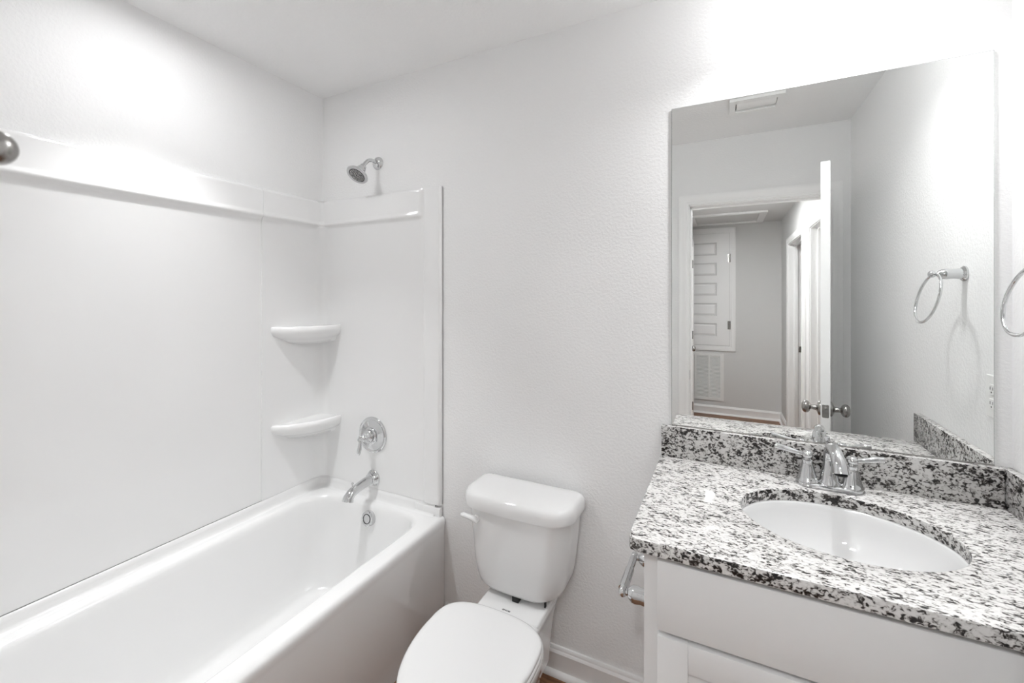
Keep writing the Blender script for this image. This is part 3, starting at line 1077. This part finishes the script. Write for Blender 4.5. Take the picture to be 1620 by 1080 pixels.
# centre-set faucet
FX, FY = 2.108, -0.066
fa = thing('faucet', 'chrome two-handle faucet on the granite behind the sink', 'faucet', (FX, FY, GZ1))
b = B()
rings = []
for z, d in ((GZ1 + 0.0002, 0.0), (GZ1 + 0.005, 0.0), (GZ1 + 0.009, 0.002), (GZ1 + 0.012, 0.006), (GZ1 + 0.014, 0.012)):
    rings.append(rrect(FX - 0.080 + d, FX + 0.080 - d, FY - 0.030 + d, FY + 0.030 - d, 0.030 - d, z, 10, 6))
loft(b, rings)
obj('base_plate', b, M['chrome'], fa)
for sx in (-1, 1):
    hx = FX + sx * 0.051
    b = B()
    lathe(b, ((0.027, 0.010), (0.0265, 0.016), (0.023, 0.020), (0.0215, 0.028), (0.018, 0.042), (0.0145, 0.056), (0.0125, 0.064), (0.0135, 0.067), (0.0135, 0.070), (0.010, 0.072), (0.0095, 0.076), (0.0125, 0.079), (0.014, 0.085), (0.0125, 0.091), (0.008, 0.095), (0.0, 0.0965)), (hx, FY, GZ1), (0, 0, 1), 32)
    hb = obj('handle', b, M['chrome'], fa, angle=50)
    b = B()
    zl = GZ1 + 0.085
    if sx < 0:
        pth = [(hx - 0.008, FY, zl), (hx - 0.03, FY + 0.002, zl + 0.003), (hx - 0.055, FY + 0.004, zl + 0.008), (hx - 0.078, FY + 0.006, zl + 0.012)]
    else:
        pth = [(hx + 0.008, FY, zl), (hx + 0.028, FY + 0.002, zl + 0.003), (hx + 0.05, FY + 0.004, zl + 0.008), (hx + 0.069, FY + 0.006, zl + 0.011)]
    tube(b, catmull(pth, 6), [0.0055, 0.006, 0.0078, 0.0088, 0.0085], 16)
    obj('lever', b, M['chrome'], hb, angle=50)
b = B()
lathe(b, ((0.026, 0.010), (0.0255, 0.018), (0.022, 0.024), (0.020, 0.040), (0.0165, 0.058), (0.014, 0.075)), (FX, FY, GZ1), (0, 0, 1), 32, False, False)
tube(b, catmull([(FX, FY, GZ1 + 0.060), (FX, FY + 0.001, GZ1 + 0.085), (FX + 0.001, FY - 0.008, GZ1 + 0.108), (FX + 0.003, FY - 0.030, GZ1 + 0.119), (FX + 0.005, FY - 0.058, GZ1 + 0.112), (FX + 0.007, FY - 0.080, GZ1 + 0.094), (FX + 0.008, FY - 0.090, GZ1 + 0.072)], 8), [0.0155, 0.0145, 0.0145, 0.015, 0.0155, 0.0165, 0.0185], 24)
spo = obj('spout', b, M['chrome'], fa, angle=60)
b = B()
lathe(b, ((0.0, 0.0), (0.0145, 0.0), (0.0145, 0.002), (0.0, 0.002)), (FX + 0.008, FY - 0.0905, GZ1 + 0.0705), (0, 0, 1), 20)
obj('aerator', b, M['slot'], spo)
b = B()
lathe(b, ((0.003, 0.0), (0.003, 0.112), (0.006, 0.115), (0.0075, 0.122), (0.006, 0.129), (0.0, 0.132)), (FX - 0.002, FY + 0.021, GZ1 + 0.008), (0, 0, 1), 16)
obj('lift_rod', b, M['chrome'], fa)

# mirror
mi = thing('wall_mirror', 'large frameless rectangular mirror on the wall above the vanity', 'mirror', (2.0745, 0, 1.003))
b = B()
box(b, 1.687, 2.462, -0.0062, -0.001, 0.9965, 2.056)
obj('glass', b, M['glassedge'], mi, smooth=False)
b = B()
vs_ = [b.verts.new(p) for p in ((1.688, -0.0064, 0.9975), (2.461, -0.0064, 0.9975), (2.461, -0.0064, 2.055), (1.688, -0.0064, 2.055))]
vb_ = [b.verts.new((v.co.x, -0.0061, v.co.z)) for v in vs_]
b.faces.new(vs_)
b.faces.new(vb_)
for k in range(4):
    b.faces.new((vs_[k], vs_[(k + 1) % 4], vb_[(k + 1) % 4], vb_[k]))
obj('silvering', b, M['mirror'], mi, smooth=False)
b = B()
box(b, 1.687, 2.462, -0.0085, -0.001, 0.9953, 0.9985)
obj('bottom_channel', b, M['nickel'], mi, smooth=False)

# ================================================================== WALL ACCESSORIES
POST = ((0.0, 0), (0.0235, 0), (0.0235, 0.004), (0.021, 0.006), (0.0185, 0.009), (0.0165, 0.010), (0.0150, 0.028), (0.0165, 0.042), (0.0155, 0.050), (0.011, 0.059), (0.0065, 0.0635), (0.0065, 0.066), (0.0095, 0.069), (0.0112, 0.075), (0.0095, 0.081), (0.005, 0.0845), (0.0, 0.085))
tw = thing('towel_ring', 'chrome towel ring hanging on the right wall above the side splash', 'towel ring', (W, -0.247, 1.496))
b = B()
lathe(b, POST, (W - 0.0005, -0.247, 1.496), (-1, 0, 0), 32)
obj('post', b, M['chrome'], tw, angle=50)
b = B()
rr_, al = 0.077, R(13)
tc0 = Vector((2.4295, -0.250, 1.496))
pts = []
for i in range(64):
    t = 2 * pi * i / 64
    dy, dz = rr_ * sin(t), rr_ * (cos(t) - 1)
    pts.append(tc0 + Vector((dz * sin(al), dy, dz * cos(al))))
tube(b, pts, 0.0042, 12, closed=True)
obj('ring', b, M['chrome'], tw)

rh = thing('robe_hook', 'round chrome hook end beside the door, cut by the left picture edge', 'hook', (1.4585, YD, 1.516))
b = B()
lathe(b, ((0.0, 0), (0.0235, 0), (0.0235, 0.004), (0.021, 0.006), (0.0165, 0.010), (0.0150, 0.028), (0.0160, 0.045), (0.013, 0.060), (0.0075, 0.071), (0.006, 0.080), (0.006, 0.087)), (1.4585, YD + 0.0005, 1.516), (0, 1, 0), 32, True, True)
obj('post', b, M['nickel'], rh, angle=50)
b = B()
ball(b, (1.4585, YD + 0.097, 1.516), 0.0105, (0, 1, 0), 28)
obj('ball_end', b, M['nickel'], rh)

# toilet paper holder on the cabinet's side
tp = thing('toilet_paper_holder', 'empty chrome toilet paper holder on the side of the vanity', 'toilet paper holder', (1.68, -0.32, 0.658))
TPP = tuple((r * 1.3, h * 1.0) for r, h in POST)
hz = 0.658
for y in (-0.237, -0.400):
    b = B()
    lathe(b, TPP, (VX0 + 0.0005, y, hz), (-1, 0, 0), 28)
    obj('post', b, M['chrome'], tp, angle=50)
b = B()
xr = VX0 - 0.0755
lathe(b, ((0.0, 0), (0.0100, 0), (0.0100, 0.062), (0.0120, 0.063), (0.0120, 0.152), (0.0, 0.152)), (xr, -0.241, hz), (0, -1, 0), 24)
obj('roller', b, M['chrome'], tp)

# outlet on the right wall beside the mirror
ou = thing('power_outlet', 'white double power outlet on the right wall near the mirror', 'outlet', (W, -0.086, 1.157))


def outlet(par, c, U, V, N):
    c, U, V, N = Vector(c), Vector(U), Vector(V), Vector(N)

    def plate(hw, hh, r, d0, d1, off=(0, 0)):
        b = B()
        rings = []
        for ins, d in ((0, d0), (0, d1 - 0.0015), (0.0015, d1)):
            rings.append([c + U * (x + off[0]) + V * (y + off[1]) + N * d for x, y, _ in rrect(-hw + ins, hw - ins, -hh + ins, hh - ins, r, 0)])
        loft(b, rings)
        return b
    p = obj('cover_plate', plate(0.035, 0.057, 0.004, 0.0003, 0.006), M['plastic'], par)
    for oy in (-0.0195, 0.0195):
        s = obj('socket', plate(0.0165, 0.0145, 0.008, 0.005, 0.0085, (0, oy)), M['plastic'], par)
        b = B()
        for ox in (-0.0062, 0.0062):
            rings = [[c + U * (x + ox) + V * (y + oy + 0.003) + N * d for x, y, _ in rrect(-0.0011, 0.0011, -0.0042, 0.0042, 0.0004, 0, 2, 2)] for d in (0.008, 0.0088)]
            loft(b, rings)
        rings = [[c + U * x + V * (y + oy - 0.0075) + N * d for x, y, _ in rrect(-0.0024, 0.0024, -0.0022, 0.0022, 0.002, 0, 3, 2)] for d in (0.008, 0.0088)]
        loft(b, rings)
        obj('slots', b, M['slot'], s)


outlet(ou, (W, -0.086, 1.157), (0, 1, 0), (0, 0, 1), (-1, 0, 0))
ou2 = thing('power_outlet', 'small white outlet low on the hallway wall seen in the mirror', 'outlet', (HX1, -3.72, 0.42))
outlet(ou2, (HX1, -3.74, 0.42), (0, 1, 0), (0, 0, 1), (-1, 0, 0))

# ceiling vent
ve = thing('ceiling_vent', 'white rectangular ceiling vent seen in the mirror near the door', 'vent', (1.994, -1.043, CH))
b = B()
slab_with_holes(b, 1.872, 2.116, -1.137, -0.950, [(1.900, 2.088, -1.105, -0.990)], lambda a, c, s: (a, c, (CH - 0.001, CH - 0.016)[s]))
obj('frame', b, M['plastic'], ve, smooth=False)
b = B()
box(b, 1.902, 2.086, -1.104, -0.991, CH - 0.0035, CH - 0.0012)
obj('duct_backing', b, M['duct'], ve, smooth=False)  # flat sheet coloured as the shade inside the vent
b = B()
prof = [(-0.045, -0.002), (-0.030, -0.014), (-0.008, -0.020), (0.020, -0.018), (0.042, -0.010), (0.042, -0.007), (0.020, -0.015), (-0.008, -0.017), (-0.030, -0.011), (-0.043, -0.002)]
prism(b, prof, (1.904, -1.032, CH - 0.002), (2.084, -1.032, CH - 0.002), (0, 1, 0), (0, 0, 1))
obj('louver', b, M['plastic'], ve, angle=60)
b = B()
prism(b, [(-0.022, -0.003), (0.0, -0.009), (0.012, -0.009), (0.012, -0.006), (0.0, -0.006), (-0.02, -0.002)], (1.904, -1.080, CH - 0.002), (2.084, -1.080, CH - 0.002), (0, 1, 0), (0, 0, 1))
obj('louver', b, M['plastic'], ve, angle=60)

# hallway return-air grille under the small door
gr = thing('return_air_grille', 'white louvred return air grille low on the far hallway wall', 'grille', (1.55, HY, 0.44))
gx0, gx1, gz0, gz1 = 1.22, 1.848, 0.165, 0.735
b = B()
mx = [1.386, 1.537, 1.688]
holes = []
e_ = [gx0 + 0.03] + mx + [gx1 - 0.03]
for a, c in zip(e_, e_[1:]):
    holes.append((a + 0.009, c - 0.009, gz0 + 0.03, gz1 - 0.03))
slab_with_holes(b, gx0, gx1, gz0, gz1, holes, lambda a, c, s: (a, HY + (0.001, 0.012)[s], c))
obj('frame', b, M['plastic'], gr, smooth=False)
b = B()
box(b, gx0 + 0.03, gx1 - 0.03, HY + 0.0008, HY + 0.002, gz0 + 0.03, gz1 - 0.03)
obj('duct_backing', b, M['duct'], gr, smooth=False)  # flat sheet coloured as the shade behind the grille
b = B()
nb = 34
for a, c, z0, z1 in holes:
    for k in range(nb):
        z = z0 + (z1 - z0) * (k + 0.5) / nb
        prism(b, [(0.0022, 0.003), (0.0095, -0.006), (0.0105, -0.0052), (0.0032, 0.0042)], (a, HY, z), (c, HY, z), (0, 1, 0), (0, 0, 1))
sl = obj('louvers', b, M['plastic'], gr, smooth=False)

# attic hatch in the hallway ceiling
ah = thing('attic_hatch', 'framed attic access hatch in the hallway ceiling seen in the mirror', 'hatch', (1.87, -3.77, HCH))
b = B()
slab_with_holes(b, 1.50, 2.243, -4.12, -3.43, [(1.565, 2.178, -4.055, -3.495)], lambda a, c, s: (a, c, (HCH - 0.0008, HCH - 0.018)[s]))
obj('frame', b, M['trim'], ah, smooth=False)
b = B()
box(b, 1.567, 2.176, -4.053, -3.497, HCH - 0.004, HCH - 0.0008)
obj('hatch_panel', b, M['hall'], ah, smooth=False)

# ================================================================== LAMPS
va_l = thing('vanity_light', 'wall lamp with a frosted globe above the mirror, over the picture edge', 'lamp', (2.085, 0, 2.27))
b = B()
lathe(b, ((0.0, 0), (0.055, 0), (0.055, 0.006), (0.048, 0.016), (0.02, 0.022), (0.0, 0.022)), (2.085, -0.0005, 2.375), (0, -1, 0), 36)
obj('wall_plate', b, M['chrome'], va_l)
b = B()
tube(b, catmull([(2.085, -0.015, 2.375), (2.085, -0.08, 2.385), (2.085, -0.15, 2.380), (2.085, -0.19, 2.36), (2.085, -0.195, 2.325)], 6), 0.009, 14)
obj('arm', b, M['chrome'], va_l)
b = B()
lathe(b, ((0.0, 0.0), (0.03, 0.0), (0.032, 0.012), (0.026, 0.02), (0.0, 0.02)), (2.085, -0.195, 2.308), (0, 0, 1), 28)
obj('cap', b, M['chrome'], va_l)
b = B()
lathe(b, ((0.028, 0.108), (0.044, 0.098), (0.052, 0.078), (0.054, 0.056), (0.052, 0.034), (0.042, 0.014), (0.024, 0.003), (0.0, 0.0)), (2.085, -0.195, 2.202), (0, 0, 1), 32)
obj('globe', b, M['globe'], va_l, angle=60)
downlight((2.085, -0.195, 2.2005), 0.04, VANITY_WATT, 165, va_l)

sl_ = thing('ceiling_light', 'round white ceiling light over the tub at the top picture edge', 'lamp', (0.335, -0.768, CH))
LC = (0.39, -0.775)
b = B()
lathe(b, ((0.072, 0.0), (0.098, 0.0), (0.098, 0.004), (0.092, 0.012), (0.078, 0.016), (0.072, 0.014)), (*LC, CH - 0.0006), (0, 0, -1), 48, False, False)
obj('trim_ring', b, M['plastic'], sl_)
b = B()
lathe(b, ((0.0, 0.004), (0.071, 0.004), (0.071, 0.0115), (0.0, 0.0118)), (*LC, CH - 0.0006), (0, 0, -1), 48)
obj('lens', b, M['lens'], sl_)
downlight((*LC, CH - 0.0130), 0.045, SHOWER_WATT, 79, sl_)

for hx, hy, lab in ((1.95, -2.72, 'round hallway ceiling light above the second doorway'), (1.74, -2.02, 'round hallway ceiling light just outside the bathroom door')):
    hl = thing('ceiling_light', lab, 'lamp', (hx, hy, HCH), 'hallway ceiling lights')  # the second is unseen, added to brighten the bathroom through the doorway
    b = B()
    lathe(b, ((0.082, 0.0), (0.110, 0.0), (0.110, 0.004), (0.100, 0.014), (0.082, 0.016)), (hx, hy, HCH - 0.0006), (0, 0, -1), 40, False, False)
    obj('trim_ring', b, M['plastic'], hl)
    b = B()
    lathe(b, ((0.0, 0.004), (0.081, 0.004), (0.081, 0.012), (0.0, 0.0125)), (hx, hy, HCH - 0.0006), (0, 0, -1), 40)
    obj('lens', b, M['hlens'] if hy < -2.5 else M['nlens'], hl)
